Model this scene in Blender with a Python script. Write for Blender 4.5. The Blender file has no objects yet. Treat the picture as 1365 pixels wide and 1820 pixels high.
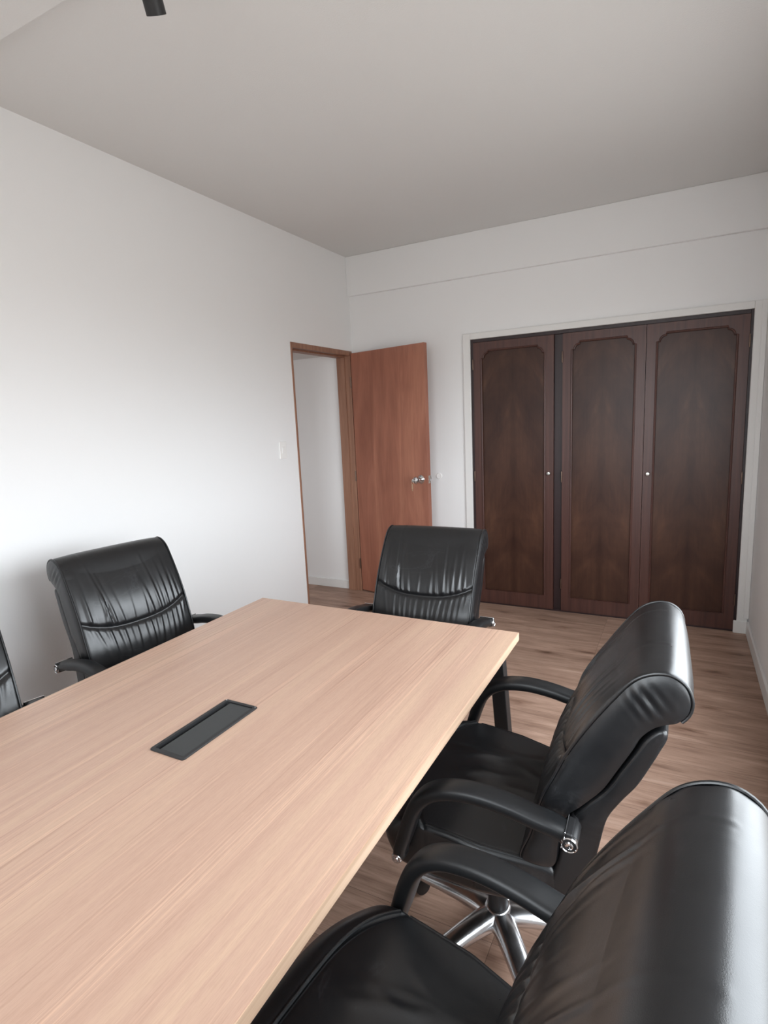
import bpy, bmesh, math, random
import numpy as np
from mathutils import Vector, Matrix
random.seed(7)
D = bpy.data
C = bpy.context.scene.collection
PI = math.pi

# ---------------------------------------------------------------- camera
cam_d = D.cameras.new('camera')
cam = D.objects.new('camera', cam_d); C.objects.link(cam)
cam.location = (2.4665, -4.19, 1.4903)
cam.rotation_mode = 'XYZ'
cam.rotation_euler = (1.4069, 0.0450, 0.4820)
cam_d.sensor_fit = 'HORIZONTAL'; cam_d.sensor_width = 36.0
cam_d.lens = 36.0*1000.94/1365.0
cam_d.clip_start = 0.02
bpy.context.scene.camera = cam

# ---------------------------------------------------------------- world, lights, exposure
sc = bpy.context.scene
sc.view_settings.view_transform = 'Standard'
sc.view_settings.look = 'None'
sc.view_settings.gamma = 1.0
sc.view_settings.use_curve_mapping = False
sc.view_settings.exposure = 0.20
SKY = 9.0
w = D.worlds.new('overcast_sky'); sc.world = w; w.use_nodes = True
nt = w.node_tree; nt.nodes.clear()
tc = nt.nodes.new('ShaderNodeTexCoord'); sp = nt.nodes.new('ShaderNodeSeparateXYZ')
cr = nt.nodes.new('ShaderNodeValToRGB'); bg = nt.nodes.new('ShaderNodeBackground'); wo = nt.nodes.new('ShaderNodeOutputWorld')
cr.color_ramp.elements[0].position = 0.45; cr.color_ramp.elements[0].color = (.27, .27, .265, 1)
cr.color_ramp.elements[1].position = 0.55; cr.color_ramp.elements[1].color = (.88, .945, 1.0, 1)
mr = nt.nodes.new('ShaderNodeMapRange'); mr.inputs['From Min'].default_value = -1; mr.inputs['From Max'].default_value = 1
nt.links.new(tc.outputs['Generated'], sp.inputs[0]); nt.links.new(sp.outputs['Z'], mr.inputs['Value'])
nt.links.new(mr.outputs[0], cr.inputs[0]); nt.links.new(cr.outputs[0], bg.inputs[0]); nt.links.new(bg.outputs[0], wo.inputs[0])
bg.inputs[1].default_value = SKY

def portal(name, loc, rot, sx, sy):
    l = D.lights.new(name, 'AREA'); l.shape = 'RECTANGLE'; l.size = sx; l.size_y = sy
    l.cycles.is_portal = True
    o = D.objects.new(name, l); C.objects.link(o); o.location = loc; o.rotation_euler = rot
# window openings: right wall and the wall behind the camera
RW = (-3.95, -1.15, 0.75, 2.02)     # y0,y1,z0,z1 on the right wall
SW = (1.10, 2.55, 0.70, 2.50)       # x0,x1,z0,z1 on the near wall
YS = -5.6; XR = 2.893; H = 2.7925
portal('window_daylight_right', (XR+.11, (RW[0]+RW[1])/2, (RW[2]+RW[3])/2), (0, PI/2, 0), RW[3]-RW[2], RW[1]-RW[0])
portal('window_daylight_near', ((SW[0]+SW[1])/2, YS-.11, (SW[2]+SW[3])/2), (PI/2, 0, 0), SW[1]-SW[0], SW[3]-SW[2])

def area(name, loc, rot, sx, sy, power, col):
    l = D.lights.new(name, 'AREA'); l.shape = 'RECTANGLE'; l.size = sx; l.size_y = sy; l.energy = power; l.color = col
    o = D.objects.new(name, l); C.objects.link(o); o.location = loc; o.rotation_euler = rot
area('hallway_fill', (-.75, -3.0, 1.2), (PI/2, 0, 0), .9, 1.6, 7, (1, .96, .96))  # added fill light so the hallway reads as lit

# ---------------------------------------------------------------- helpers
def link(o, parent=None):
    C.objects.link(o)
    if parent is not None: o.parent = parent
    return o
def tag(o, label=None, cat=None, group=None, kind=None):
    if label: o['label'] = label
    if cat: o['category'] = cat
    if group: o['group'] = group
    if kind: o['kind'] = kind
    return o
def empty(name, loc, rz=0):
    o = D.objects.new(name, None); o.empty_display_size = .1
    o.location = loc; o.rotation_euler = (0, 0, rz); return link(o)
def finish(name, bm, mat, parent=None, smooth=True, angle=38, bevel=0, seg=2):
    bmesh.ops.recalc_face_normals(bm, faces=bm.faces[:])
    me = D.meshes.new(name); bm.to_mesh(me); bm.free()
    if smooth:
        me.shade_smooth() if hasattr(me, 'shade_smooth') else None
        me.set_sharp_from_angle(angle=math.radians(angle))
    me.materials.append(mat)
    o = D.objects.new(name, me)
    if bevel:
        b = o.modifiers.new('bevel', 'BEVEL'); b.width = bevel; b.segments = seg; b.limit_method = 'ANGLE'; b.angle_limit = math.radians(40)
    return link(o, parent)
def box(bm, x0, x1, y0, y1, z0, z1, M=None):
    vs = [bm.verts.new((x, y, z)) for x in (x0, x1) for y in (y0, y1) for z in (z0, z1)]
    for f in ((0,1,3,2),(4,6,7,5),(0,4,5,1),(2,3,7,6),(0,2,6,4),(1,5,7,3)):
        bm.faces.new([vs[i] for i in f])
    if M is not None:
        for v in vs: v.co = M @ v.co
    return vs
def boxes(*bs):
    bm = bmesh.new()
    for b in bs: box(bm, *b)
    return bm
def grid_mesh(bm, P, close_u=False, close_v=False):
    nv, nu = P.shape[:2]
    V = [[bm.verts.new(P[j, i]) for i in range(nu)] for j in range(nv)]
    for j in range(nv if close_v else nv-1):
        for i in range(nu if close_u else nu-1):
            bm.faces.new((V[j][i], V[j][(i+1) % nu], V[(j+1) % nv][(i+1) % nu], V[(j+1) % nv][i]))
    return V
def lathe(bm, prof, n=32, M=Matrix()):
    """prof: (r, z) list, around z, ends closed when r == 0"""
    rings = []
    for r, z in prof:
        if r < 1e-6: rings.append([bm.verts.new(M @ Vector((0, 0, z)))])
        else: rings.append([bm.verts.new(M @ Vector((r*math.cos(2*PI*k/n), r*math.sin(2*PI*k/n), z))) for k in range(n)])
    for a, b in zip(rings, rings[1:]):
        for k in range(n):
            k2 = (k+1) % n
            if len(a) == 1 and len(b) == 1: continue
            if len(a) == 1: bm.faces.new((a[0], b[k], b[k2]))
            elif len(b) == 1: bm.faces.new((a[k], b[0], a[k2]))
            else: bm.faces.new((a[k], b[k], b[k2], a[k2]))
def tube(bm, pts, r, n=10, sx=1.0, closed=False, up=None):
    """swept tube through pts; r scalar or list"""
    pts = [Vector(p) for p in pts]; m = len(pts); rows = []
    ref = Vector(up) if up else Vector((0, 1, 0))
    for i, p in enumerate(pts):
        a = pts[(i-1) % m] if (closed or i > 0) else p
        b = pts[(i+1) % m] if (closed or i < m-1) else p
        t = (b-a).normalized()
        s = ref - t*ref.dot(t)
        if s.length < 1e-3: s = Vector((1, 0, 0)) - t*t.x
        s.normalize(); q = t.cross(s)
        rr = r[i] if hasattr(r, '__len__') else r
        rows.append([bm.verts.new(p + s*math.cos(2*PI*k/n)*rr*sx + q*math.sin(2*PI*k/n)*rr) for k in range(n)])
    for i in range(m if closed else m-1):
        A, B = rows[i], rows[(i+1) % m]
        for k in range(n): bm.faces.new((A[k], A[(k+1) % n], B[(k+1) % n], B[k]))
    if not closed:
        bm.faces.new(rows[0]); bm.faces.new(rows[-1][::-1])
def catmull(P, n, closed=False):
    P = np.array(P, float); m = len(P); out = []
    segs = m if closed else m-1
    for i in range(segs):
        g = lambda k: P[k % m] if closed else P[min(max(k, 0), m-1)]
        p0, p1, p2, p3 = g(i-1), g(i), g(i+1), g(i+2)
        for k in range(n):
            t = k/n
            out.append(.5*((2*p1)+(-p0+p2)*t+(2*p0-5*p1+4*p2-p3)*t*t+(-p0+3*p1-3*p2+p3)*t**3))
    if not closed: out.append(P[-1])
    return np.array(out)
def resample(P, n, closed=False):
    Q = np.vstack([P, P[:1]]) if closed else P
    s = np.r_[0, np.cumsum(np.linalg.norm(np.diff(Q, axis=0), axis=1))]
    t = np.linspace(0, s[-1], n, endpoint=not closed)
    return np.stack([np.interp(t, s, Q[:, k]) for k in range(Q.shape[1])], 1)

# ---------------------------------------------------------------- materials
def srgb(r, g, b):
    f = lambda c: (c/255/12.92) if c <= 10 else ((c/255+.055)/1.055)**2.4
    return (f(r), f(g), f(b), 1)
class Mat:
    def __init__(s, name):
        s.m = D.materials.new(name); s.m.use_nodes = True; s.t = s.m.node_tree
        s.b = s.t.nodes['Principled BSDF']
    def n(s, typ, **kw):
        o = s.t.nodes.new('ShaderNode'+typ)
        for k, v in kw.items():
            if k.startswith('i_'): o.inputs[k[2:].replace('_', ' ')].default_value = v
            else: setattr(o, k, v)
        return o
    def l(s, a, b): s.t.links.new(a, b)
    def coords(s, scale=(1, 1, 1), kind='Object'):
        t = s.n('TexCoord'); m = s.n('Mapping'); m.inputs['Scale'].default_value = scale
        s.l(t.outputs[kind], m.inputs[0]); return m.outputs[0]
    def noise(s, vec, scale, detail=4, rough=.5, dist=0):
        o = s.n('TexNoise'); o.inputs['Scale'].default_value = scale; o.inputs['Detail'].default_value = detail
        o.inputs['Roughness'].default_value = rough; o.inputs['Distortion'].default_value = dist
        s.l(vec, o.inputs['Vector']); return o.outputs['Fac']
    def ramp(s, fac, stops):
        o = s.n('ValToRGB'); e = o.color_ramp.elements
        while len(e) < len(stops): e.new(.5)
        for x, (p, c) in zip(e, stops): x.position = p; x.color = c
        s.l(fac, o.inputs[0]); return o.outputs[0]
    def mix(s, fac, a, b, mode='MIX'):
        o = s.n('Mix', data_type='RGBA', blend_type=mode)
        for k, v in ((0, fac), (6, a), (7, b)):
            if hasattr(v, 'is_output'): s.l(v, o.inputs[k])
            else: o.inputs[k].default_value = v
        return o.outputs[2]
    def math(s, op, a, b=None, c=None):
        o = s.n('Math', operation=op)
        for k, v in ((0, a), (1, b), (2, c)):
            if v is None: continue
            if hasattr(v, 'is_output'): s.l(v, o.inputs[k])
            else: o.inputs[k].default_value = v
        return o.outputs[0]
    def bump(s, h, strength, dist=.002):
        o = s.n('Bump'); o.inputs['Strength'].default_value = strength; o.inputs['Distance'].default_value = dist
        s.l(h, o.inputs['Height']); s.l(o.outputs[0], s.b.inputs['Normal'])
    def col(s, v):
        if hasattr(v, 'is_output'): s.l(v, s.b.inputs['Base Color'])
        else: s.b.inputs['Base Color'].default_value = v
    def set(s, rough=None, metal=None, spec=None, coat=None, coat_rough=None):
        for k, v in (('Roughness', rough), ('Metallic', metal), ('Specular IOR Level', spec), ('Coat Weight', coat), ('Coat Roughness', coat_rough)):
            if v is not None: s.b.inputs[k].default_value = v
        return s
def simple(name, c, rough=.5, metal=0, spec=.5, grain=0, gs=200):
    m = Mat(name); m.set(rough, metal, spec); v = m.coords()
    nz = m.noise(v, gs, 3)
    m.col(m.mix(nz, tuple(x*.96 for x in c[:3])+(1,), tuple(min(1, x*1.04) for x in c[:3])+(1,)))
    if grain: m.bump(nz, grain, .001)
    return m.m
def paint(name, c, rough=.85, bump=.12):
    m = Mat(name); m.set(rough, 0, .25); v = m.coords()
    big = m.noise(v, 1.3, 3); fine = m.noise(v, 160, 3)
    m.col(m.mix(big, tuple(x*.985 for x in c[:3])+(1,), c)); m.bump(fine, bump, .002)
    return m.m

M_wall = paint('white_wall_paint', (.87, .865, .86, 1))
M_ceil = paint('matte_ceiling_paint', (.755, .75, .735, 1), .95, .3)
M_trim = paint('white_gloss_trim_paint', (.80, .79, .77, 1), .4, .03)
M_plastic = simple('white_switch_plastic', (.90, .89, .87, 1), .35)
M_blackmetal = simple('black_powder_coated_metal', (.012, .012, .013, 1), .45, 0, .5, .1, 400)
M_blackplastic = simple('black_plastic', (.016, .016, .017, 1), .42, 0, .5)
M_boxlid = simple('charcoal_anodised_metal', (.045, .047, .048, 1), .5, .2, .5, .1, 500)
M_oldmetal = simple('tarnished_brass', (.20, .14, .11, 1), .4, 1)
M_chrome = simple('polished_chrome', (.75, .75, .76, 1), .12, 1)
M_steel = simple('worn_silver_metal', (.62, .60, .56, 1), .28, 1)
M_brass = simple('brass_key_metal', (.75, .58, .40, 1), .3, 1)

def make_aluminium():
    m = Mat('polished_aluminium'); v = m.coords(); nz = m.noise(v, 18, 4, .6)
    m.set(.2, 1); m.col((.66, .665, .68, 1))
    r = m.n('MapRange'); r.inputs['To Min'].default_value = .10; r.inputs['To Max'].default_value = .34; m.l(nz, r.inputs[0]); m.l(r.outputs[0], m.b.inputs['Roughness'])
    return m.m
M_alu = make_aluminium()

def make_leather():
    m = Mat('black_worn_leather'); v = m.coords()
    fine = m.noise(v, 420, 3, .6)
    vo = m.n('TexVoronoi', feature='DISTANCE_TO_EDGE'); vo.inputs['Scale'].default_value = 520; m.l(v, vo.inputs['Vector'])
    dirt = m.noise(v, 9, 5, .65)
    vc = m.coords((1, .45, 1.6)); n1 = m.noise(vc, 11, 5, .55, .8)
    cre = m.math('ABSOLUTE', m.math('SUBTRACT', n1, .5))
    cre2 = m.ramp(cre, [(0, (1, 1, 1, 1)), (.016, (0, 0, 0, 1))])
    mask = m.ramp(m.noise(v, 5, 2), [(.5, (0, 0, 0, 1)), (.62, (1, 1, 1, 1))])
    cm = m.math('MULTIPLY', cre2, mask)
    base = m.mix(dirt, (.0052, .0056, .0066, 1), (.0095, .0098, .0108, 1))
    m.col(m.mix(m.math('MULTIPLY', cm, .13), base, (.10, .10, .11, 1)))
    r = m.n('MapRange'); r.inputs['From Min'].default_value = .3; r.inputs['From Max'].default_value = .7
    r.inputs['To Min'].default_value = .27; r.inputs['To Max'].default_value = .37; m.l(dirt, r.inputs[0])
    m.l(r.outputs[0], m.b.inputs['Roughness']); m.b.inputs['Specular IOR Level'].default_value = .62
    h = m.math('ADD', m.math('MULTIPLY', vo.outputs['Distance'], .6), m.math('MULTIPLY', fine, .5))
    h2 = m.math('SUBTRACT', h, m.math('MULTIPLY', cm, .25))
    m.bump(h2, .10, .0015)
    return m.m
M_leather = make_leather()
def make_leather2():
    m = Mat('black_arm_leather'); v = m.coords()
    fine = m.noise(v, 500, 3, .6); m.col((.007, .0075, .0085, 1)); m.set(.42, 0, .45); m.bump(fine, .12, .001)
    return m.m
M_armleather = make_leather2()

def make_floor():
    m = Mat('oak_laminate_planks'); v = m.coords()
    br = m.n('TexBrick', offset=.37, offset_frequency=1, squash=1.0)
    br.inputs['Scale'].default_value = 1; br.inputs['Brick Width'].default_value = 1.25; br.inputs['Row Height'].default_value = .19
    br.inputs['Mortar Size'].default_value = .0007; br.inputs['Mortar Smooth'].default_value = .4; br.inputs['Bias'].default_value = 0
    br.inputs['Color1'].default_value = (0, 0, 0, 1); br.inputs['Color2'].default_value = (1, 1, 1, 1); br.inputs['Mortar'].default_value = (.5, .5, .5, 1)
    m.l(v, br.inputs['Vector'])
    # shift the grain per plank
    mp = m.n('Mapping'); mp.inputs['Scale'].default_value = (1.6, 13, 1); m.l(v, mp.inputs[0])
    cmb = m.n('CombineXYZ'); m.l(m.math('MULTIPLY', br.outputs['Color'], 37.0), cmb.inputs[0]); m.l(m.math('MULTIPLY', br.outputs['Color'], 11.0), cmb.inputs[2]); m.l(cmb.outputs[0], mp.inputs['Location'])
    gr = m.noise(mp.outputs[0], 1.5, 6, .60, .5)
    mp2 = m.n('Mapping'); mp2.inputs['Scale'].default_value = (6, 110, 1); m.l(v, mp2.inputs[0]); fi = m.noise(mp2.outputs[0], 1.2, 4, .6, .4)
    base = m.ramp(gr, [(.22, srgb(126, 98, 84)), (.42, srgb(162, 132, 115)), (.60, srgb(180, 149, 131)), (.82, srgb(202, 174, 157))])
    c2 = m.mix(m.math('MULTIPLY', fi, .5), base, srgb(122, 96, 82), 'MULTIPLY')
    tone = m.mix(br.outputs['Color'], (.88, .87, .86, 1), (1.08, 1.08, 1.08, 1))
    c3 = m.mix(1.0, base, tone, 'MULTIPLY')
    fine = m.ramp(fi, [(.32, (.74, .71, .69, 1)), (.5, (.97, .97, .97, 1)), (.65, (1.04, 1.04, 1.04, 1))])
    c4 = m.mix(1.0, c3, fine, 'MULTIPLY')
    # knots
    kp = m.n('Mapping'); kp.inputs['Scale'].default_value = (2.4, 7.0, 1); m.l(v, kp.inputs[0])
    vo = m.n('TexVoronoi'); vo.inputs['Scale'].default_value = 1.25; vo.inputs['Randomness'].default_value = 1
    dn = m.n('TexNoise'); dn.inputs['Scale'].default_value = 5; m.l(kp.outputs[0], dn.inputs['Vector'])
    ad = m.n('Mix', data_type='VECTOR'); ad.inputs[0].default_value = .22; m.l(kp.outputs[0], ad.inputs[4]); m.l(dn.outputs['Color'], ad.inputs[5]); m.l(ad.outputs[1], vo.inputs['Vector'])
    kn = m.ramp(vo.outputs['Distance'], [(.05, (.42, .36, .33, 1)), (.12, (.72, .67, .64, 1)), (.24, (1, 1, 1, 1))])
    c5 = m.mix(1.0, c4, kn, 'MULTIPLY')
    seam = m.mix(br.outputs['Fac'], c5, srgb(84, 66, 56))
    m.col(seam); m.set(.45, 0, .35)
    m.bump(m.math('SUBTRACT', m.math('MULTIPLY', fi, .3), br.outputs['Fac']), .25, .001)
    return m.m
M_floor = make_floor()

def make_table():
    m = Mat('light_oak_melamine'); 
    v1 = m.coords((9, .45, 3)); v2 = m.coords((150, .9, 20)); v3 = m.coords((420, 4, 60)); v4 = m.coords((13, .7, 3)); v5 = m.coords((600, 45, 100))
    a = m.noise(v1, 1.0, 4, .6, .8); b = m.noise(v2, 1.0, 3, .6, .35); c = m.noise(v3, 1.0, 3, .6, .2)
    k = m.ramp(m.noise(v4, 1.0, 3, .55, .5), [(.46, (.12, .12, .12, 1)), (.60, (1, 1, 1, 1))])
    col = m.ramp(a, [(.28, srgb(176, 142, 124)), (.5, srgb(188, 155, 136)), (.72, srgb(198, 167, 144))])
    li = m.ramp(b, [(.34, (.80, .76, .74, 1)), (.44, (1, 1, 1, 1)), (.53, (1, 1, 1, 1)), (.60, (1.22, 1.21, 1.19, 1)), (.66, (.95, .94, .93, 1)), (.74, (1.16, 1.16, 1.15, 1))])
    col = m.mix(k, col, m.mix(1, col, li, 'MULTIPLY'))
    fl = m.ramp(m.noise(v5, 1.0, 2, .6), [(.36, (.94, .93, .92, 1)), (.52, (1.01, 1.01, 1.01, 1)), (.7, (1.05, 1.05, 1.04, 1))])
    col = m.mix(.8, col, fl, 'MULTIPLY')
    m.col(col); m.set(.36, 0, .45); m.bump(c, .06, .0006)
    return m.m
M_table = make_table()
def make_edge():
    m = Mat('pale_oak_edge_banding'); v = m.coords((60, 2, 90)); a = m.noise(v, 1, 4)
    m.col(m.ramp(a, [(.3, srgb(188, 156, 130)), (.7, srgb(214, 184, 158))])); m.set(.45); return m.m
M_edge = make_edge()

def make_door_wood():
    m = Mat('varnished_red_brown_plywood'); v1 = m.coords((7, 7, .9)); v2 = m.coords((60, 60, 2.2)); v3 = m.coords((1, 1, .6))
    a = m.noise(v1, 1, 4, .6, 1.4); b = m.noise(v2, 1, 4, .6, .5); c = m.noise(v3, 3.2, 3, .6, .6)
    col = m.ramp(a, [(.25, srgb(146, 94, 76)), (.5, srgb(166, 110, 90)), (.75, srgb(184, 128, 104))])
    col = m.mix(.6, col, m.ramp(b, [(.3, (.86, .83, .82, 1)), (.6, (1.05, 1.04, 1.03, 1))]), 'MULTIPLY')
    col = m.mix(.55, col, m.ramp(c, [(.3, (.82, .78, .76, 1)), (.65, (1.08, 1.07, 1.05, 1))]), 'MULTIPLY')
    m.col(col); m.set(.38, 0, .5); m.bump(b, .08, .001); return m.m
M_door = make_door_wood()
def make_frame_wood(name, c0, c1, rough=.45):
    m = Mat(name); v = m.coords((40, 40, 1.5)); a = m.noise(v, 1, 5, .6, .6)
    m.col(m.ramp(a, [(.3, c0), (.7, c1)])); m.set(rough); m.bump(a, .1, .001); return m.m
M_jamb = make_frame_wood('brown_pine_door_frame', srgb(134, 94, 74), srgb(162, 120, 97))
M_wframe = make_frame_wood('dark_mahogany_rail', srgb(66, 40, 35), srgb(88, 56, 48), .38)
M_wdark = make_frame_wood('near_black_mahogany_post', srgb(38, 25, 27), srgb(52, 35, 36), .4)
def make_veneer():
    """bookmatched crotch mahogany: V-shaped figure mirrored about the panel's own centre line (object x = 0)"""
    m = Mat('bookmatched_mahogany_veneer'); t = m.n('TexCoord'); s = m.n('SeparateXYZ'); m.l(t.outputs['Object'], s.inputs[0])
    ax = m.math('ABSOLUTE', s.outputs['X'])
    zz = m.math('ADD', s.outputs['Z'], m.math('MULTIPLY', ax, 1.1))
    cm = m.n('CombineXYZ'); m.l(m.math('MULTIPLY', ax, 3.5), cm.inputs[0]); m.l(m.math('MULTIPLY', zz, 2.3), cm.inputs[2])
    big = m.noise(cm.outputs[0], 1.25, 4, .55, .5)
    cm2 = m.n('CombineXYZ'); m.l(m.math('MULTIPLY', ax, 45), cm2.inputs[0]); m.l(m.math('MULTIPLY', zz, 4.5), cm2.inputs[2])
    fi = m.noise(cm2.outputs[0], 1.0, 5, .6, .8)
    col = m.ramp(big, [(.28, srgb(54, 33, 27)), (.46, srgb(66, 43, 34)), (.62, srgb(80, 54, 42)), (.76, srgb(98, 68, 51))])
    col = m.mix(.55, col, m.ramp(fi, [(.3, (.74, .70, .70, 1)), (.6, (1.1, 1.07, 1.05, 1))]), 'MULTIPLY')
    ctr = m.ramp(ax, [(0, (.78, .76, .76, 1)), (.035, (1, 1, 1, 1))])
    col = m.mix(1, col, ctr, 'MULTIPLY')
    m.col(col); m.set(.34, 0, .30)
    m.bump(m.noise(m.coords((1, 1, 1)), 60, 3), .08, .001)
    return m.m
M_veneer = make_veneer()

# ---------------------------------------------------------------- room shell
T = .12
def struct(name, bm, m, **kw):
    o = finish(name, bm, m, None, smooth=False, **kw); o['kind'] = 'structure'; return o
struct('floor', boxes((-1.5, XR+T, YS-T, .16, -.06, 0)), M_floor)
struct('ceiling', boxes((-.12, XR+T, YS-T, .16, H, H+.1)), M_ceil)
# left wall with the doorway
DY0, DY1, DZ = -.85, -.013, 2.055
struct('wall_left', boxes((-T, 0, YS, DY0, 0, H), (-T, 0, DY0, DY1, DZ, H), (-T, 0, DY1, .15, 0, H)), M_wall)
# back wall with the wardrobe recess
WX0, WX1, WZ = 1.032, 2.829, 2.047
struct('wall_back', boxes((0, WX0, 0, .12, 0, H), (WX1, XR, 0, .12, 0, H), (WX0, WX1, 0, .12, WZ, H), (WX0-.02, WX1+.02, .12, .16, 0, WZ+.02)), M_wall)
struct('wall_right', boxes((XR, XR+T, YS, RW[0], 0, H), (XR, XR+T, RW[1], .15, 0, H), (XR, XR+T, RW[0], RW[1], 0, RW[2]), (XR, XR+T, RW[0], RW[1], RW[3], H)), M_wall)
struct('wall_near', boxes((0, SW[0], YS-T, YS, 0, H), (SW[1], XR, YS-T, YS, 0, H), (SW[0], SW[1], YS-T, YS, 0, SW[2]), (SW[0], SW[1], YS-T, YS, SW[3], H)), M_wall)
# beams: shallow one over the wardrobe wall, one across the ceiling further back
struct('trim_1', boxes((0, XR, -.032, 0, H-.305, H)), M_wall, bevel=.004)
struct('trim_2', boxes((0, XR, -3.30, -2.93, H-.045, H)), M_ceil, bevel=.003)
# hallway beyond the door
struct('wall_hall_back', boxes((-1.5, -T, -.03, .09, 0, 2.3)), M_wall)
struct('wall_hall_left', boxes((-1.5, -1.38, -3.3, -.03, 0, 2.3)), M_wall)
struct('wall_hall_near', boxes((-1.5, -T, -3.3, -3.2, 0, 2.3)), M_wall)
struct('ceiling_hall', boxes((-1.38, -T, -3.2, -.03, 2.035, 2.12)), M_ceil)
struct('baseboard_hall', boxes((-1.38, -T, -.044, -.03, 0, .075)), M_trim, bevel=.003)
struct('baseboard_left', boxes((0, .013, YS, DY0-.0, 0, .075)), M_trim, bevel=.003)
struct('baseboard_back', boxes((0.0, .978, -.013, 0, 0, .075)), M_trim, bevel=.003)
struct('baseboard_right', boxes((XR-.014, XR, YS, -.02, 0, .085)), M_trim, bevel=.003)
# windows (behind and beside the camera)
def window(name, axis, w, pos):
    a0, a1, z0, z1 = w; f = .05; mid = (a0+a1)/2
    rs = [(a0, a0+f, z0, z1), (a1-f, a1, z0, z1), (a0+f, a1-f, z0, z0+f), (a0+f, a1-f, z1-f, z1), (mid-.03, mid+.03, z0+f, z1-f)]
    bm = bmesh.new()
    for (b0, b1, c0, c1) in rs:
        if axis == 'x': box(bm, pos+.03, pos+.08, b0, b1, c0, c1)
        else: box(bm, b0, b1, pos-.08, pos-.03, c0, c1)
    struct(name, bm, M_trim, bevel=.004)
window('window_1', 'x', RW, XR)
window('window_2', 'y', SW, YS)

# door frame: jambs and header
t_ = .037
dbm = boxes((-T-.005, .006, DY1-t_, DY1, 0, DZ), (-T-.005, .006, DY0, DY0+t_-.02, 0, DZ), (-T-.005, .006, DY0+t_-.02, DY1-t_, DZ-t_, DZ),
            (-T, -.045, DY1-t_-.012, DY1-t_, 0, DZ-t_), (-T, -.045, DY0+t_-.02, DY1-t_-.012, DZ-t_-.012, DZ-t_))
df = finish('door_1', dbm, M_jamb, None, smooth=False, bevel=.002); df['kind'] = 'structure'

# door leaf, swung into the room
hx, hy = .012, -.050; fx, fy = .752, -.232
ang = math.atan2(fy-hy, fx-hx); LW = math.hypot(fx-hx, fy-hy)
leaf = empty('door_leaf', (hx, hy, 0), ang)
tag(leaf, 'reddish brown wooden door leaf standing open into the room by the corner', 'door')
# local: x along the leaf, room face (seen by camera) on -y side
finish('panel', boxes((0, LW, 0, .038, .012, 2.035)), M_door, leaf, smooth=False, bevel=.002)
for z in (.25, 1.02, 1.80):
    hb = bmesh.new(); lathe(hb, [(0, -.045), (.006, -.045), (.006, .045), (0, .045)], 12, Matrix.Translation((-.004, -.006, z)))
    finish('hinge', hb, M_oldmetal, leaf)
KX, KZ = LW-.065, 1.015
kb = bmesh.new(); Rk = Matrix.Translation((KX, 0, KZ)) @ Matrix.Rotation(PI/2, 4, 'X')
lathe(kb, [(0, -.002), (.033, -.002), (.034, .004), (.026, .012), (.014, .016), (.012, .036), (.018, .042), (.027, .052), (.0285, .062), (.025, .073), (.014, .078), (.009, .079), (0, .078)], 28, Rk)
knob = finish('door_knob', kb, M_chrome, leaf); knob['label'] = 'chrome round knob with keyhole'
kb = bmesh.new(); Rk2 = Matrix.Translation((KX, .038, KZ)) @ Matrix.Rotation(-PI/2, 4, 'X')
lathe(kb, [(0, -.002), (.033, -.002), (.034, .004), (.026, .012), (.014, .016), (.012, .036), (.018, .042), (.027, .052), (.0285, .062), (.025, .073), (.014, .078), (0, .079)], 28, Rk2)
finish('door_knob', kb, M_chrome, leaf)
finish('latch_plate', boxes((LW-.001, LW+.002, .008, .030, KZ-.03, KZ+.03)), M_steel, leaf, smooth=False)
lb = bmesh.new(); box(lb, LW, LW+.011, .012, .026, KZ-.010, KZ+.010); finish('latch_bolt', lb, M_chrome, leaf, smooth=False, bevel=.003)
# key hanging from the knob
kb = bmesh.new()
box(kb, KX-.0015, KX+.0015, -.100, -.078, KZ-.004, KZ+.004)
lathe(kb, [(0, -.001), (.011, -.001), (.012, 0), (.011, .001), (0, .001)], 18, Matrix.Translation((KX, -.107, KZ)) @ Matrix.Rotation(PI/2, 4, 'Y'))
key = finish('door_key', kb, M_steel, None); key.matrix_world = Matrix.Translation((hx, hy, 0)) @ Matrix.Rotation(ang, 4, 'Z')
tag(key, 'small metal key sticking in the knob of the open wooden door', 'key')
kb = bmesh.new()
tube(kb, [(KX+.009*math.cos(a), -.110, KZ-.016+.009*math.sin(a)) for a in [2*PI*i/20 for i in range(20)]], .0012, 6, closed=True)
box(kb, KX-.006, KX+.006, -.112, -.1095, KZ-.062, KZ-.025)
box(kb, KX-.003, KX+.003, -.112, -.1095, KZ-.078, KZ-.062)
k2 = finish('spare_key', kb, M_brass, None); k2.matrix_world = key.matrix_world.copy()
tag(k2, 'brass coloured spare key dangling on a ring below the door knob', 'key')

# round white door stop plate on the back wall
sb = bmesh.new(); lathe(sb, [(0, .0), (.024, .0), (.0245, .004), (.021, .010), (.018, .0105), (.016, .007), (0, .007)], 32, Matrix.Translation((.753, 0, 1.019)) @ Matrix.Rotation(PI/2, 4, 'X'))
tag(finish('door_stop', sb, M_plastic), 'small round white door stop on the white back wall beside the open door', 'door stop')

# light switch on the left wall
sw = empty('light_switch', (0, -1.026, 1.307))
tag(sw, 'white rectangular light switch on the left wall beside the doorway', 'switch')
finish('cover_plate', boxes((0, .009, -.037, .037, -.060, .060)), M_plastic, sw, smooth=False, bevel=.006, seg=3)
finish('rocker', boxes((.006, .0125, -.012, .012, -.022, .022)), M_plastic, sw, smooth=False, bevel=.002)
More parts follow.
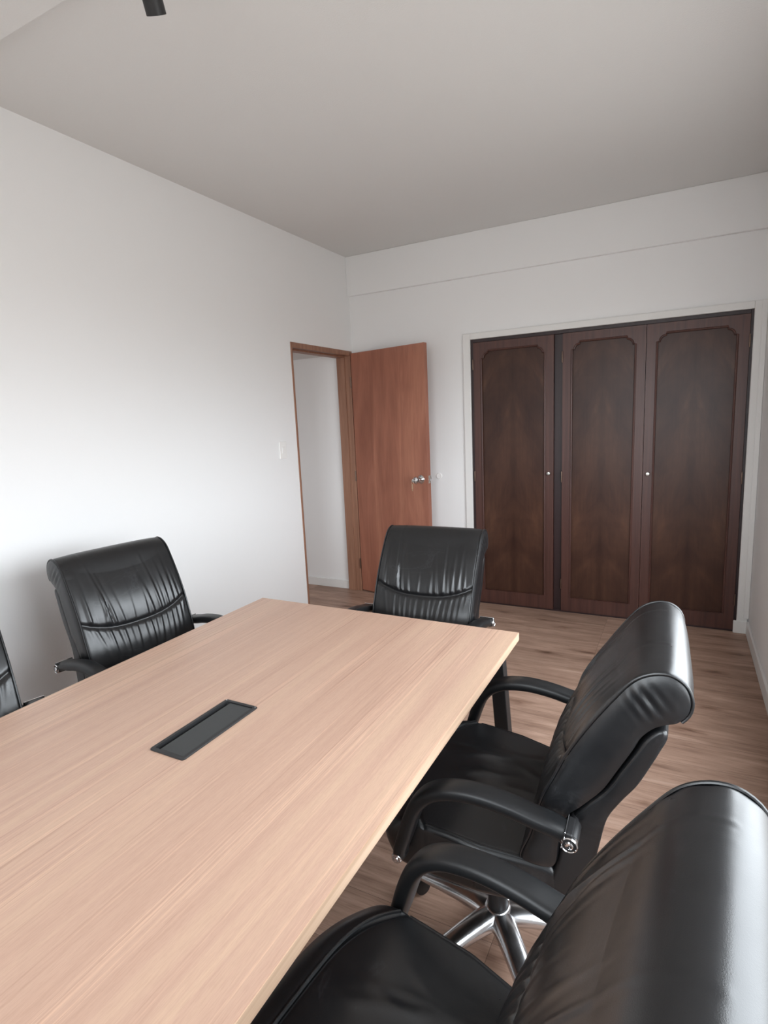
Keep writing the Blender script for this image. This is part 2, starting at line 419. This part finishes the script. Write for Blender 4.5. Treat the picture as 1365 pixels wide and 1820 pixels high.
# ---------------------------------------------------------------- wardrobe
ar = empty('wardrobe_architrave', (0, 0, 0))
tag(ar, 'white painted wooden surround framing the dark built-in wardrobe', 'door surround')
def arch(b, name):
    return finish(name, b, M_trim, ar, smooth=False, bevel=.004)
arch(boxes((.978, WX0+.004, -.018, 0, 0, WZ+.042)), 'side_casing')
arch(boxes((WX1-.004, 2.886, -.018, 0, 0.0, WZ+.042)), 'side_casing')
arch(boxes((WX0+.004, WX1-.004, -.018, 0, WZ-.003, WZ+.042)), 'top_casing')
arch(boxes((2.862, 2.892, -.026, -.018, .10, WZ+.042)), 'cover_strip')
arch(boxes((WX1-.022, 2.892, -.030, -.018, 0, .085)), 'plinth_block')
wd = empty('built_in_wardrobe', ((WX0+WX1)/2, 0, 0)); OX = (WX0+WX1)/2
tag(wd, 'dark mahogany built-in wardrobe with three tall panelled doors', 'wardrobe')
def wb(*bs): return boxes(*[(a-OX, b-OX, c, d, e, f) for a, b, c, d, e, f in bs])
finish('frame', wb((WX0, WX0+.022, -.002, .05, 0, WZ), (WX1-.020, WX1, -.002, .05, 0, WZ), (WX0+.022, WX1-.020, -.002, .05, WZ-.027, WZ),
                   (1.648, 1.706, .012, .06, 0, WZ-.027)), M_wdark, wd, smooth=False, bevel=.002)
finish('threshold', wb((WX0+.022, WX1-.02, -.002, .05, 0, .012)), M_wdark, wd, smooth=False)
def panel_outline(x0, x1, z0, z1):
    """ear-notched top corners, square bottom"""
    n = .052; s = .015; pts = [(x0, z0), (x1, z0)]
    def corner(cx, cz, sx):   # right corner when sx=1
        q = []
        q.append((cx, cz-n))
        for k in range(0, 9):
            a = PI/2*k/8
            q.append((cx-sx*(n-(n-s)*math.cos(a)), cz-n+(n-s)*math.sin(a)))
        q.append((cx-sx*n, cz))
        return q
    pts += corner(x1, z1, 1)
    pts += corner(x0, z1, -1)[::-1]
    return pts
def wardrobe_door(x0, x1, knob_side, hinge_side, label, k):
    """front face towards -y; slab 3 cm, panel recessed"""
    cx = (x0+x1)/2; z0, z1 = .014, WZ-.029; yf = -.010; hw = (x1-x0)/2
    st = .062; out = [(-hw, z0), (hw, z0), (hw, z1), (-hw, z1)]
    inn = panel_outline(-hw+st, hw-st, z0+.105, z1-.062)
    d = D.objects.new('door', None)
    bm = bmesh.new()
    def loop(pts, y): return [bm.verts.new((x, y, z)) for x, z in pts]
    A = loop(out, yf); B = loop(inn, yf)
    ed = [bm.edges.new((L[i], L[(i+1) % len(L)])) for L in (A, B) for i in range(len(L))]
    bmesh.ops.triangle_fill(bm, use_beauty=True, use_dissolve=False, edges=ed)
    B2 = loop(inn, yf+.012)
    for i in range(len(B)): bm.faces.new((B[i], B[(i+1) % len(B)], B2[(i+1) % len(B)], B2[i]))
    A2 = loop(out, yf+.030)
    for i in range(4): bm.faces.new((A[i], A[(i+1) % 4], A2[(i+1) % 4], A2[i]))
    bm.faces.new(A2)
    door = finish('door', bm, M_wframe, wd, smooth=False)
    door.location = (cx-OX, 0, 0); door['label'] = label
    pb = bmesh.new(); P = [pb.verts.new((x, yf+.010, z)) for x, z in inn]; Q = [pb.verts.new((x, yf+.014, z)) for x, z in inn]
    pb.faces.new(P); pb.faces.new(Q[::-1])
    for i in range(len(P)): pb.faces.new((P[i], P[(i+1) % len(P)], Q[(i+1) % len(P)], Q[i]))
    bmesh.ops.triangulate(pb, faces=[f for f in pb.faces if len(f.verts) > 4])
    finish('veneer_panel', pb, M_veneer, door, smooth=False)
    mb = bmesh.new()
    tube(mb, [(x, yf+.001, z) for x, z in inn], .007, 8, closed=True, up=(0, 1, 0))
    finish('moulding', mb, M_wframe, door)
    if knob_side:
        kx = knob_side*(hw-.030); kb = bmesh.new()
        lathe(kb, [(0, -.001), (.010, 0), (.010, .004), (.006, .008), (.006, .016), (.012, .020), (.014, .026), (.011, .031), (0, .033)], 20, Matrix.Translation((kx, yf, 1.045)) @ Matrix.Rotation(PI/2, 4, 'X'))
        kk = finish('knob', kb, M_steel, door); kk['label'] = 'small silver knob'
    for z in (.22, 1.02, 1.86):
        hb = bmesh.new(); lathe(hb, [(0, -.04), (.004, -.038), (.005, -.03), (.005, .03), (.004, .038), (0, .04)], 10, Matrix.Translation((hinge_side*(hw+.001), yf-.004, z)))
        finish('hinge', hb, M_oldmetal, door)
wardrobe_door(1.056, 1.647, 1, -1, 'left door with a silver knob on its right stile', 0)
wardrobe_door(1.707, 2.236, 0, -1, 'middle door without a knob', 1)
wardrobe_door(2.239, 2.808, -1, 1, 'right door with a silver knob on its left stile', 2)

# ---------------------------------------------------------------- table
TX0, TX1, TY0, TY1, TZ = .872, 1.992, -4.80, -2.357, .745
tb = empty('conference_table', ((TX0+TX1)/2, (TY0+TY1)/2, 0)); tcx, tcy = tb.location.x, tb.location.y
tag(tb, 'long conference table with light oak top and black metal legs', 'table')
hx_, hy_ = (TX1-TX0)/2, (TY1-TY0)/2
# top with a cut-out for the cable box
bx0, bx1, by0, by1 = 1.379-tcx, 1.491-tcx, -3.382-tcy, -3.122-tcy
TH = .028
g = .006
bm = bmesh.new()
cx0, cx1, cy0, cy1 = bx0+g, bx1-g, by0+g, by1-g
for r in ((-hx_, cx0, -hy_, hy_), (cx1, hx_, -hy_, hy_), (cx0, cx1, -hy_, cy0), (cx0, cx1, cy1, hy_)):
    box(bm, *r, TZ-TH, TZ)
bmesh.ops.remove_doubles(bm, verts=bm.verts[:], dist=1e-5)
finish('tabletop', bm, M_table, tb, smooth=False)
e = .0015
finish('edge_band', boxes((-hx_-e, hx_+e, hy_, hy_+e, TZ-TH, TZ-.0006), (-hx_-e, hx_+e, -hy_-e, -hy_, TZ-TH, TZ-.0006), (-hx_-e, -hx_, -hy_, hy_, TZ-TH, TZ-.0006), (hx_, hx_+e, -hy_, hy_, TZ-TH, TZ-.0006)), M_edge, tb, smooth=False)
for sy in (-1, 1):
    yy = sy*(hy_-.055)
    finish('cross_rail', boxes((-hx_+.08, hx_-.08, yy-.022, yy+.022, TZ-TH-.03, TZ-TH)), M_blackmetal, tb, smooth=False, bevel=.002)
    for sx in (-1, 1):
        lb = bmesh.new(); vs = box(lb, -.024, .024, yy-.022, yy+.022, 0, TZ-TH)
        for v in vs: v.co.x += sx*((hx_-.062) + (.050)*(1-v.co.z/(TZ-TH)))
        finish('leg', lb, M_blackmetal, tb, smooth=False, bevel=.003)
finish('side_rail', boxes((-.30, -.26, -hy_+.08, hy_-.08, TZ-TH-.03, TZ-TH), (.26, .30, -hy_+.08, hy_-.08, TZ-TH-.03, TZ-TH)), M_blackmetal, tb, smooth=False, bevel=.002)

# cable box set into the table
cb = empty('cable_box', ((bx0+bx1)/2+tcx, (by0+by1)/2+tcy, TZ))
tag(cb, 'black rectangular cable box with a flap set into the light oak tabletop', 'cable box')
a, b = (bx1-bx0)/2, (by1-by0)/2
def rrect(a, b, r, z, n=5):
    out = []
    for cx, cy, s in ((a-r, b-r, 0), (-a+r, b-r, 1), (-a+r, -b+r, 2), (a-r, -b+r, 3)):
        for k in range(n+1):
            t = PI/2*(s+k/n); out.append((cx+r*math.cos(t), cy+r*math.sin(t), z))
    return out
bm = bmesh.new(); L = [rrect(a, b, .008, .0003), rrect(a, b, .008, .002), rrect(a-.0015, b-.0015, .007, .0035), rrect(a-.010, b-.010, .003, .0035), rrect(a-.011, b-.011, .003, -.012), rrect(a-.011, b-.011, .003, -.016)]
rows = [[bm.verts.new(p) for p in l] for l in L]
for A, B in zip(rows, rows[1:]):
    for k in range(len(A)): bm.faces.new((A[k], A[(k+1) % len(A)], B[(k+1) % len(A)], B[k]))
bm.faces.new(rows[-1])
finish('box_frame', bm, M_blackplastic, cb, angle=30)
finish('flap', boxes((-a+.024, a-.012, -b+.012, b-.012, -.004, .0015)), M_boxlid, cb, smooth=False, bevel=.001)
for sy in (1,):
    for sx in (-1, 1):
        s_ = bmesh.new(); lathe(s_, [(.0018, 0), (.0018, .0008), (0, .001)], 10, Matrix.Translation((sx*(a-.006), sy*(b-.006), .0034))); finish('screw', s_, M_chrome, cb)

# ---------------------------------------------------------------- ceiling spot lamp
sl = empty('ceiling_spotlight', (1.21, -3.05, H-.045))
tag(sl, 'black cylindrical spotlight hanging from the ceiling near the top edge of the photo', 'lamp')
bm = bmesh.new(); lathe(bm, [(0, 0), (.045, 0), (.045, -.02), (.043, -.024), (0, -.024)], 28); finish('ceiling_mount', bm, M_blackmetal, sl)
P0 = Vector((1.21, -3.05, H-.045)); tipc = Vector((1.160, -2.920, 2.60))
tip = tipc-P0; dirv = Vector((-.254, .545, -.80)).normalized()
top = tip - dirv*.105
bm = bmesh.new(); tube(bm, [(0, 0, -.02), tuple(top*.5+Vector((0, 0, -.01))), tuple(top+dirv*.01)], .006, 10); finish('stem', bm, M_blackmetal, sl)
Mx = Matrix.Translation(top) @ dirv.to_track_quat('Z', 'Y').to_matrix().to_4x4()
bm = bmesh.new(); lathe(bm, [(0, 0), (.024, 0), (.0265, .003), (.0265, .105), (.0245, .105), (.0235, .09), (0, .088)], 36, Mx); finish('lamp_housing', bm, M_blackmetal, sl)
bm = bmesh.new(); lathe(bm, [(0, .0885), (.021, .089), (.021, .093), (0, .095)], 28, Mx); finish('lens', bm, M_plastic, sl)

# ---------------------------------------------------------------- conference chair
rng = np.random.RandomState(3)
def sweep_cushion(prof, W, disp, nu=110, r=.016, plan=None, gus=None):
    """closed profile (x,z) swept across y in [-W,W], ends rounded and capped; disp(y, i, s) moves outward"""
    m = len(prof)
    tan = np.roll(prof, -1, 0)-np.roll(prof, 1, 0); tan /= np.linalg.norm(tan, axis=1)[:, None]
    nor = np.stack([tan[:, 1], -tan[:, 0]], 1)
    area_ = .5*np.sum(prof[:, 0]*np.roll(prof[:, 1], -1)-np.roll(prof[:, 0], -1)*prof[:, 1])
    if area_ < 0: nor = -nor
    th = np.linspace(0, PI/2, 7)
    edge_y = [W-r+r*math.sin(t) for t in th]; edge_i = [r*(1-math.cos(t)) for t in th]
    mid = np.linspace(-(W-r), W-r, nu)[1:-1]
    ys = [-y for y in edge_y[::-1]]+list(mid)+edge_y
    ins = edge_i[::-1]+[0]*len(mid)+edge_i
    P = np.zeros((len(ys), m, 3))
    for j, (y, i_) in enumerate(zip(ys, ins)):
        d = disp(y, prof)-i_
        q = prof+nor*d[:, None]
        P[j, :, 0] = q[:, 0]; P[j, :, 1] = y; P[j, :, 2] = q[:, 1]
    if plan: P = plan(P)
    bm = bmesh.new(); V = grid_mesh(bm, P, close_u=True)
    for row, sgn in ((V[0], -1), (V[-1], 1)):
        # gusset: inset ring then a fill, gently domed
        f = bm.faces.new(row if sgn > 0 else row[::-1])
        bmesh.ops.triangulate(bm, faces=[f])
    return bm, nor

bp = [(-.115,.50),(-.135,.57),(-.158,.657),(-.185,.72),(-.212,.780),(-.254,.852),(-.300,.92),(-.334,.963),(-.368,.983),(-.401,.985),(-.427,.968),(-.438,.939),(-.434,.911),(-.416,.889),(-.394,.880),(-.374,.868),(-.353,.844),(-.338,.812),(-.312,.763),(-.284,.712),(-.245,.665),(-.215,.63),(-.20,.57),(-.185,.50)]
bprof = resample(catmull(bp, 12, True), 520, True)
W_B = .228
folds = []   # (y0, lean, width, amp, length, side)
for y0, am, ln, ln0 in ((-.185,.9,.10,.02),(-.168,.5,.06,.01),(-.128,.75,.13,.015),(-.112,1.0,.15,.02),(-.093,.55,.12,.03),(-.062,.35,.10,.04),(-.020,.25,.09,.04),
                        (.035,.35,.12,.03),(.066,.55,.11,.02),(.098,1.0,.14,.02),(.112,.45,.10,.05),(.135,.8,.11,.02),(.160,.75,.12,.015),(.186,.6,.08,.02)):
    folds.append((y0, rng.uniform(-.16, .10)+y0*.12, rng.uniform(.0055, .0085), am*.0036, ln, 1))
for y0, am, ln in ((-.205,.5,.06),(-.180,.7,.08),(-.155,.4,.07),(-.128,.9,.10),(-.104,.6,.09),(-.075,.8,.11),(-.050,.45,.08),(-.022,.7,.10),(.010,.5,.09),(.038,.85,.10),(.060,.5,.08),(.088,.9,.09),(.112,.5,.07),(.138,.8,.09),(.160,.6,.08),(.184,.8,.07),(.206,.5,.05)):
    folds.append((y0, y0*-.9+rng.uniform(-.12, .12), rng.uniform(.0055, .0085), am*.0025, ln, -1))
# front surface: from z .50 up to .97 (front side only)
front_x = np.interp
def is_front(prof):
    # weight 1 on the front face and over the roll, 0 on the back
    n = len(prof); k = np.arange(n)
    return k
kfront = int(np.argmin(np.linalg.norm(bprof-np.array([-.401, .985]), axis=1)))
kroll = int(np.argmin(np.linalg.norm(bprof-np.array([-.416, .889]), axis=1)))
def seam_z(y): return .778-.050*(1-abs(y/W_B)**2.6)
def back_disp(y, prof):
    n = len(prof); z = prof[:, 1]; d = np.zeros(n); k = np.arange(n)
    fr = np.where(k <= kfront, 1.0, 0.0)
    cr_ = max(0, 1-(abs(y)/W_B)**4)
    rollw = np.where(k <= kroll, 1.0, np.clip(1-(k-kroll)/43, 0, 1))
    d += .006*cr_*rollw
    sz = seam_z(y); t = z-sz
    # two pillows with a groove between
    up = np.clip(t/.19, 0, 1); lo = np.clip(-t/.20, 0, 1)
    d += fr*cr_*(.008*np.sin(up*PI)+.008*np.sin(lo*PI)*(z > .45))
    d -= fr*.006*np.exp(-(t/.0085)**2)
    for y0, lean, wd_, am, ln, side in folds:
        tt = t*side; env = np.where(tt > 0, np.clip(tt/.018, 0, 1)*np.exp(-(tt/ln)**2), 0)
        yc = y0+lean*tt
        d += fr*env*am*1.7*(np.exp(-((y-yc)/wd_)**2)-.5*np.exp(-((y-yc-wd_*1.5)/wd_)**2))*min(1, (W_B-abs(y))/.02)
    # small crinkles at the roll ends
    e_ = math.exp(-((W_B-abs(y))/.03)**2)
    d += e_*.0007*np.sin(k*.32)*((k > kfront-52) & (k < kroll))
    return d
bm, bn = sweep_cushion(bprof, W_B, back_disp, 130, .014)
# puckers in the leather of the end caps
PROTO = {}
chair = empty('conference_chair', (0, 0, 0))
backrest = finish('backrest', bm, M_leather, chair, angle=50)

def edge_path(side, off=.002, k0=0, k1=None):
    k1 = kroll if k1 is None else k1
    pts = []
    for k in range(k0, k1+1, 4):
        p = bprof[k]+bn[k]*off
        pts.append((p[0], side*(W_B-.004), p[1]))
    return pts
for s in (-1, 1):
    b_ = bmesh.new(); tube(b_, edge_path(s, .0005), .0030, 8); finish('piping', b_, M_leather, backrest)
# side gussets: gently domed leather sides with a few puckers where the scroll begins
nb = len(bprof); K = int(np.argmin(np.linalg.norm(bprof-np.array([-.438, .928]), axis=1)))
def pucker(x, z):
    u = .77*(x+.360)-.63*(z-.925); v = -.63*(x+.360)-.77*(z-.925)
    return .0030*math.exp(-(u/.030)**2-(v/.026)**2)*math.sin(u*2*PI/.021+.6)
for s in (-1, 1):
    gb = bmesh.new(); inn_ = bprof-bn*.0035; M_, NV = 150, 17
    P = np.zeros((M_, NV, 3))
    for i in range(M_):
        u = i/(M_-1); kf = u*(K-2); kb_ = (nb-1)-u*(nb-1-K-2)
        def at_(k):
            a_ = int(k); f_ = k-a_; b_2 = min(a_+1, nb-1); return inn_[a_]*(1-f_)+inn_[b_2]*f_
        A_, B_ = at_(kf), at_(kb_)
        for j in range(NV):
            v = j/(NV-1); q = A_*(1-v)+B_*v
            dome = .0045*min(1, u*14+.2)*(1-abs(2*v-1)**4)*min(1, (1-u)*10+.15)
            P[i, j] = (q[0], s*(W_B-.0015+dome+pucker(q[0], q[1])*(1-abs(2*v-1)**6)), q[1])
    grid_mesh(gb, P)
    finish('side_gusset', gb, M_leather, backrest, angle=80)

# outer shell behind the cushion
sp_ = [(-.381,.866),(-.396,.866),(-.398,.85),(-.388,.825),(-.368,.780),(-.346,.735),(-.318,.693),(-.292,.645),(-.278,.58),(-.262,.50),(-.235,.43),(-.19,.39),(-.12,.375),(-.10,.39),(-.15,.42),(-.180,.47),(-.201,.55),(-.217,.618),(-.248,.666),(-.288,.713),(-.316,.763),(-.343,.812),(-.359,.842)]
sprof = resample(catmull(sp_, 8, True), 150, True)
bm, _n = sweep_cushion(sprof, .224, lambda y, p: .004*(1-(y/.224)**4)*np.ones(len(p)), 24, .008)
finish('back_shell', bm, M_leather, chair, angle=50)
for s in (-1, 1):
    b_ = bmesh.new(); lathe(b_, [(0, -.004), (.005, -.003), (.005, .003), (0, .004)], 12, Matrix.Translation((-.386, s*.218, .860))); bb = finish('shell_clip', b_, M_chrome, chair)

# seat
W_S = .250
sp2 = [(-.15,.497),(-.05,.512),(.04,.524),(.12,.532),(.18,.532),(.225,.520),(.258,.494),(.268,.460),(.252,.425),(.215,.405),(.12,.398),(0,.390),(-.12,.388),(-.185,.405),(-.20,.45),(-.188,.485)]
seprof = resample(catmull(sp2, 12, True), 240, True)
def seam_x(y): return .192-.078*abs(y/W_S)**4
sf = [(rng.uniform(-.10, .10), rng.uniform(-.16, .16), rng.uniform(.03, .07), rng.uniform(.009, .018), rng.uniform(.0015, .004), rng.uniform(-.5, .5)) for _ in range(14)]
def seat_disp(y, p):
    x, z = p[:, 0], p[:, 1]; topm = (z > .47).astype(float); cr_ = max(0, 1-(abs(y)/W_S)**4)
    d = .006*cr_*topm
    xs = x+.05*abs(y/W_S)**4*np.clip(x/.1, 0, 1)*0
    d = d-topm*.004*np.exp(-((x-seam_x(y))/.007)**2)+topm*.004*cr_*np.exp(-((x-seam_x(y)-.03)/.02)**2)
    for (fx_, fy_, lx, ly, am, sk) in sf:
        u = (x-fx_); v = (y-fy_-sk*u)
        d = d+topm*am*np.exp(-(u/lx)**2-(v/ly)**2)*cr_
    return d
def seat_plan(P):
    y = P[..., 1]; x = P[..., 0]
    k = np.clip((x-.10)/.16, 0, 1)
    P[..., 0] = x-k*.065*np.abs(y/W_S)**4
    k2 = np.clip((-.02-x)/.15, 0, 1)
    P[..., 1] = y*(1-.10*k2)
    return P
bm, sn = sweep_cushion(seprof, W_S, seat_disp, 110, .018, seat_plan)
seat = finish('seat', bm, M_leather, chair, angle=50)
def top_z(x): 
    k = [i for i in range(len(seprof)) if seprof[i, 1] > .47]
    xs = seprof[k, 0]; zs = seprof[k, 1]; o_ = np.argsort(xs); return float(np.interp(x, xs[o_], zs[o_]))
b_ = bmesh.new()
pth = [(seam_x(y), y, top_z(seam_x(y))+.002+.004*max(0, 1-(abs(y)/W_S)**4)) for y in np.linspace(-W_S+.012, W_S-.012, 60)]
tube(b_, pth, .0035, 8, up=(0, 0, 1)); 
finish('front_piping', b_, M_leather, seat)
for s in (-1, 1):
    b_ = bmesh.new()
    pth = []
    for x in np.linspace(-.15, seam_x(W_S)-.005, 30):
        k2 = min(max((-.02-x)/.15, 0), 1); pth.append((x, s*(W_S-.010)*(1-.10*k2), top_z(x)-.003))
    tube(b_, pth, .0040, 8, up=(0, 0, 1)); finish('side_piping', b_, M_leather, seat)
# seat pan and mechanism
bm = bmesh.new()
pan = [[(x, y, z) for x, y in [(.21*math.cos(t)*(1 if True else 1)+.02, .20*math.sin(t)) for t in np.linspace(0, 2*PI, 41)[:-1]]] for z in (.392,)]
lathe(bm, [(0, .35), (.08, .352), (.15, .365), (.19, .385), (.195, .395), (0, .396)], 40, Matrix.Translation((.02, 0, 0)) @ Matrix.Diagonal((1.05, 1.0, 1, 1)))
finish('seat_pan', bm, M_blackplastic, chair)
finish('tilt_mechanism', boxes((-.09, .13, -.055, .055, .295, .36)), M_blackmetal, chair, smooth=False, bevel=.012, seg=3)
bm = bmesh.new(); tube(bm, [(.05, -.04, .335), (.05, -.13, .332), (.05, -.19, .326), (.05, -.215, .322)], .0055, 10, up=(0, 0, 1)); finish('tilt_lever', bm, M_blackmetal, chair)
# arms
ap = catmull([(-.222,.634),(-.19,.644),(-.15,.652),(-.106,.662),(-.053,.669),(-.005,.669),(.045,.660),(.084,.640),(.112,.608),(.130,.568),(.146,.520),(.160,.478),(.160,.46)], 6)
def arm(s):
    bm = bmesh.new(); n = 22; rows = []
    T_ = np.gradient(ap, axis=0); T_ /= np.linalg.norm(T_, axis=1)[:, None]
    for i, (x, z) in enumerate(ap):
        u = i/(len(ap)-1); nx, nz = -T_[i, 1], T_[i, 0]
        hw_ = .0275 - .004*max(0, (u-.75)/.25) - .002*max(0, (.1-u)/.1); ht = .0175 - .003*max(0, (u-.8)/.2)
        row = []
        for k in range(n):
            a_ = 2*PI*k/n; c_, s_ = math.cos(a_), math.sin(a_)
            yy = hw_*math.copysign(abs(c_)**.62, c_); tt = ht*math.copysign(abs(s_)**.72, s_)
            row.append(bm.verts.new((x+nx*tt, s*.274+yy, z+nz*tt)))
        rows.append(row)
    for A, B in zip(rows, rows[1:]):
        for k in range(n): bm.faces.new((A[k], A[(k+1) % n], B[(k+1) % n], B[k]))
    bm.faces.new(rows[0][::-1]); bm.faces.new(rows[-1])
    a = finish('armrest', bm, M_armleather, chair, angle=60)
    # rear clamp plate and boss
    cb_ = bmesh.new()
    Rt = Matrix.Translation((-.226, s*.274, .634)) @ Matrix.Rotation(-.22, 4, 'Y')
    for m_ in box(cb_, -.006, .010, -.0285, .0285, -.019, .0185): m_.co = Rt @ m_.co
    c = finish('arm_clamp', cb_, M_blackmetal, a, smooth=False, bevel=.004, seg=3)
    cb_ = bmesh.new()
    tube(cb_, [Rt @ Vector((.010, y_, .0188)) for y_ in np.linspace(-.0285, .0285, 8)]+[Rt @ Vector((.010, .0288 if s > 0 else .0288, z_)) for z_ in np.linspace(.018, -.018, 5)], .0013, 6, up=(1, 0, 0))
    finish('clamp_rim', cb_, M_chrome, a)
    cb_ = bmesh.new(); Mb = Matrix.Translation((-.228, 0, .628)) @ Matrix.Rotation(-PI/2*s, 4, 'X')
    lathe(cb_, [(0, .200), (.010, .200), (.010, .238), (.0165, .240), (.0165, .300), (.0145, .303), (0, .3025)], 24, Mb); finish('arm_boss', cb_, M_blackmetal, a)
    cb_ = bmesh.new(); lathe(cb_, [(.0168, .292), (.0172, .302), (.0150, .3045), (.0138, .303)], 28, Mb)
    lathe(cb_, [(.0085, .302), (.0085, .304), (.006, .3055), (.003, .305), (0, .303)], 20, Mb); finish('arm_bolt', cb_, M_chrome, a)
    # front foot of the arm: bracket into the seat and chrome bolt
    cb_ = bmesh.new(); Mf = Matrix.Translation((.164, 0, .462)) @ Matrix.Rotation(-PI/2*s, 4, 'X')
    lathe(cb_, [(0, .17), (.009, .17), (.009, .288), (0, .288)], 16, Mf); finish('front_bracket', cb_, M_blackmetal, a)
    cb_ = bmesh.new(); lathe(cb_, [(0, .286), (.013, .286), (.013, .296), (.011, .299), (.008, .299), (.007, .297), (.005, .301), (0, .302)], 22, Mf); finish('arm_bolt', cb_, M_chrome, a)
    return a
for s in (-1, 1): arm(s)
# gas column, star base, casters
bm = bmesh.new(); lathe(bm, [(0, .10), (.027, .10), (.027, .225), (.024, .23), (.016, .232), (.016, .30), (0, .30)], 28); finish('gas_column', bm, M_blackmetal, chair)
bm = bmesh.new(); lathe(bm, [(0, .085), (.036, .085), (.044, .100), (.043, .120), (.034, .134), (.030, .137), (.0275, .137), (.0275, .12), (0, .12)], 36)
base = finish('star_base', bm, M_alu, chair)
def base_leg(th):
    bm = bmesh.new(); n = 20; rows = []
    st_ = [(.012, .104, .038, .028), (.04, .107, .0365, .026), (.07, .107, .0345, .0245), (.12, .102, .0325, .022), (.18, .092, .031, .019), (.24, .080, .029, .016), (.285, .071, .027, .014), (.303, .068, .023, .012), (.311, .067, .013, .008)]
    for r, z, a_, h in catmull(st_, 4):
        row = []
        for k in range(n):
            t = 2*PI*k/n; c_, s_ = math.cos(t), math.sin(t)
            e1 = math.copysign(abs(c_)**.6, c_)*a_; e2 = math.copysign(abs(s_)**.75, s_)*h*(1 if s_ > 0 else .8)
            wy = e1*(1 if s_ > 0 else 1.0)*(1-.25*max(0, s_))
            row.append(bm.verts.new((r, wy, z+e2)))
        rows.append(row)
    for A, B in zip(rows, rows[1:]):
        for k in range(n): bm.faces.new((A[k], A[(k+1) % n], B[(k+1) % n], B[k]))
    bm.faces.new(rows[0]); bm.faces.new(rows[-1][::-1])
    o = finish('base_leg', bm, M_alu, base, angle=60); o.rotation_euler = (0, 0, th); return o
def caster_mesh():
    bm = bmesh.new()
    for s in (-1, 1):
        Mw = Matrix.Translation((0, s*.013, .0255)) @ Matrix.Rotation(PI/2, 4, 'X')
        lathe(bm, [(0, -.008), (.018, -.008), (.024, -.0065), (.0255, -.003), (.0255, .003), (.024, .0065), (.018, .008), (0, .008)], 26, Mw)
    # hood and stem
    for t0 in range(1):
        P = np.array([[(.028*math.cos(t), y, .0265+.028*math.sin(t)) for t in np.linspace(.15, PI-.5, 14)] for y in (-.010, .010)])
        grid_mesh(bm, P)
    lathe(bm, [(0, .03), (.006, .03), (.006, .062), (0, .062)], 12)
    me = bmesh.ops
    return bm
THS = [math.radians(a) for a in (20, 92, 164, 236, 308)]
CH = math.radians(181.9)   # yaw of the chair the base angles were read from
cm0 = None
for th in THS:
    base_leg(th-CH)
    o = None
    if cm0 is None:
        o = finish('caster', caster_mesh(), M_blackplastic, chair); cm0 = o.data
    else:
        o = D.objects.new('caster', cm0); link(o, chair)
    o.location = (.288*math.cos(th-CH), .288*math.sin(th-CH), 0); o.rotation_euler = (0, 0, random.uniform(0, 6.28))

def copy_tree(o, parent=None):
    c = o.copy(); C.objects.link(c); c.parent = parent
    for ch in list(o.children): copy_tree(ch, c)
    return c
G = 'black leather conference chairs around the table'
chairs = [
 ((.707, -2.761), -.143, 'black leather conference chair against the left wall, fully in view left of the table', -.13, 0),
 ((1.502, -2.242), -1.543, 'black leather conference chair at the far head of the table, before the open door', -.02, 0),
 ((2.057, -2.848), 3.175, 'black leather conference chair on the right of the table with its chrome star base showing', 0, 0),
 ((2.128, -3.612), 3.047, 'nearest black leather chair, cut off by the bottom right corner of the photo', -.005, .026),
 ((.800, -3.555), -.25, 'black leather chair at the far left, only one edge of its back in view', 0, 0),
]
made = [chair]+[copy_tree(chair) for _ in chairs[1:]]
for o, ((x, y), rz, lab, tilt, dz) in zip(made, chairs):
    o.location = (x, y, 0); o.rotation_euler = (0, 0, rz)
    tag(o, lab, 'chair', G)
    piv = Matrix.Translation((-.12, 0, .45))
    for ch in o.children:
        kn = ch.name.split('.')[0]
        if kn in ('star_base', 'caster'): continue
        ch.location.z += dz                       # gas lift height
        if kn in ('backrest', 'back_shell', 'shell_clip'):   # recline of the back
            m = Matrix.Translation((0, 0, dz)) @ piv @ Matrix.Rotation(-tilt, 4, 'Y') @ piv.inverted()
            ch.location = m.to_translation(); ch.rotation_euler = m.to_euler()
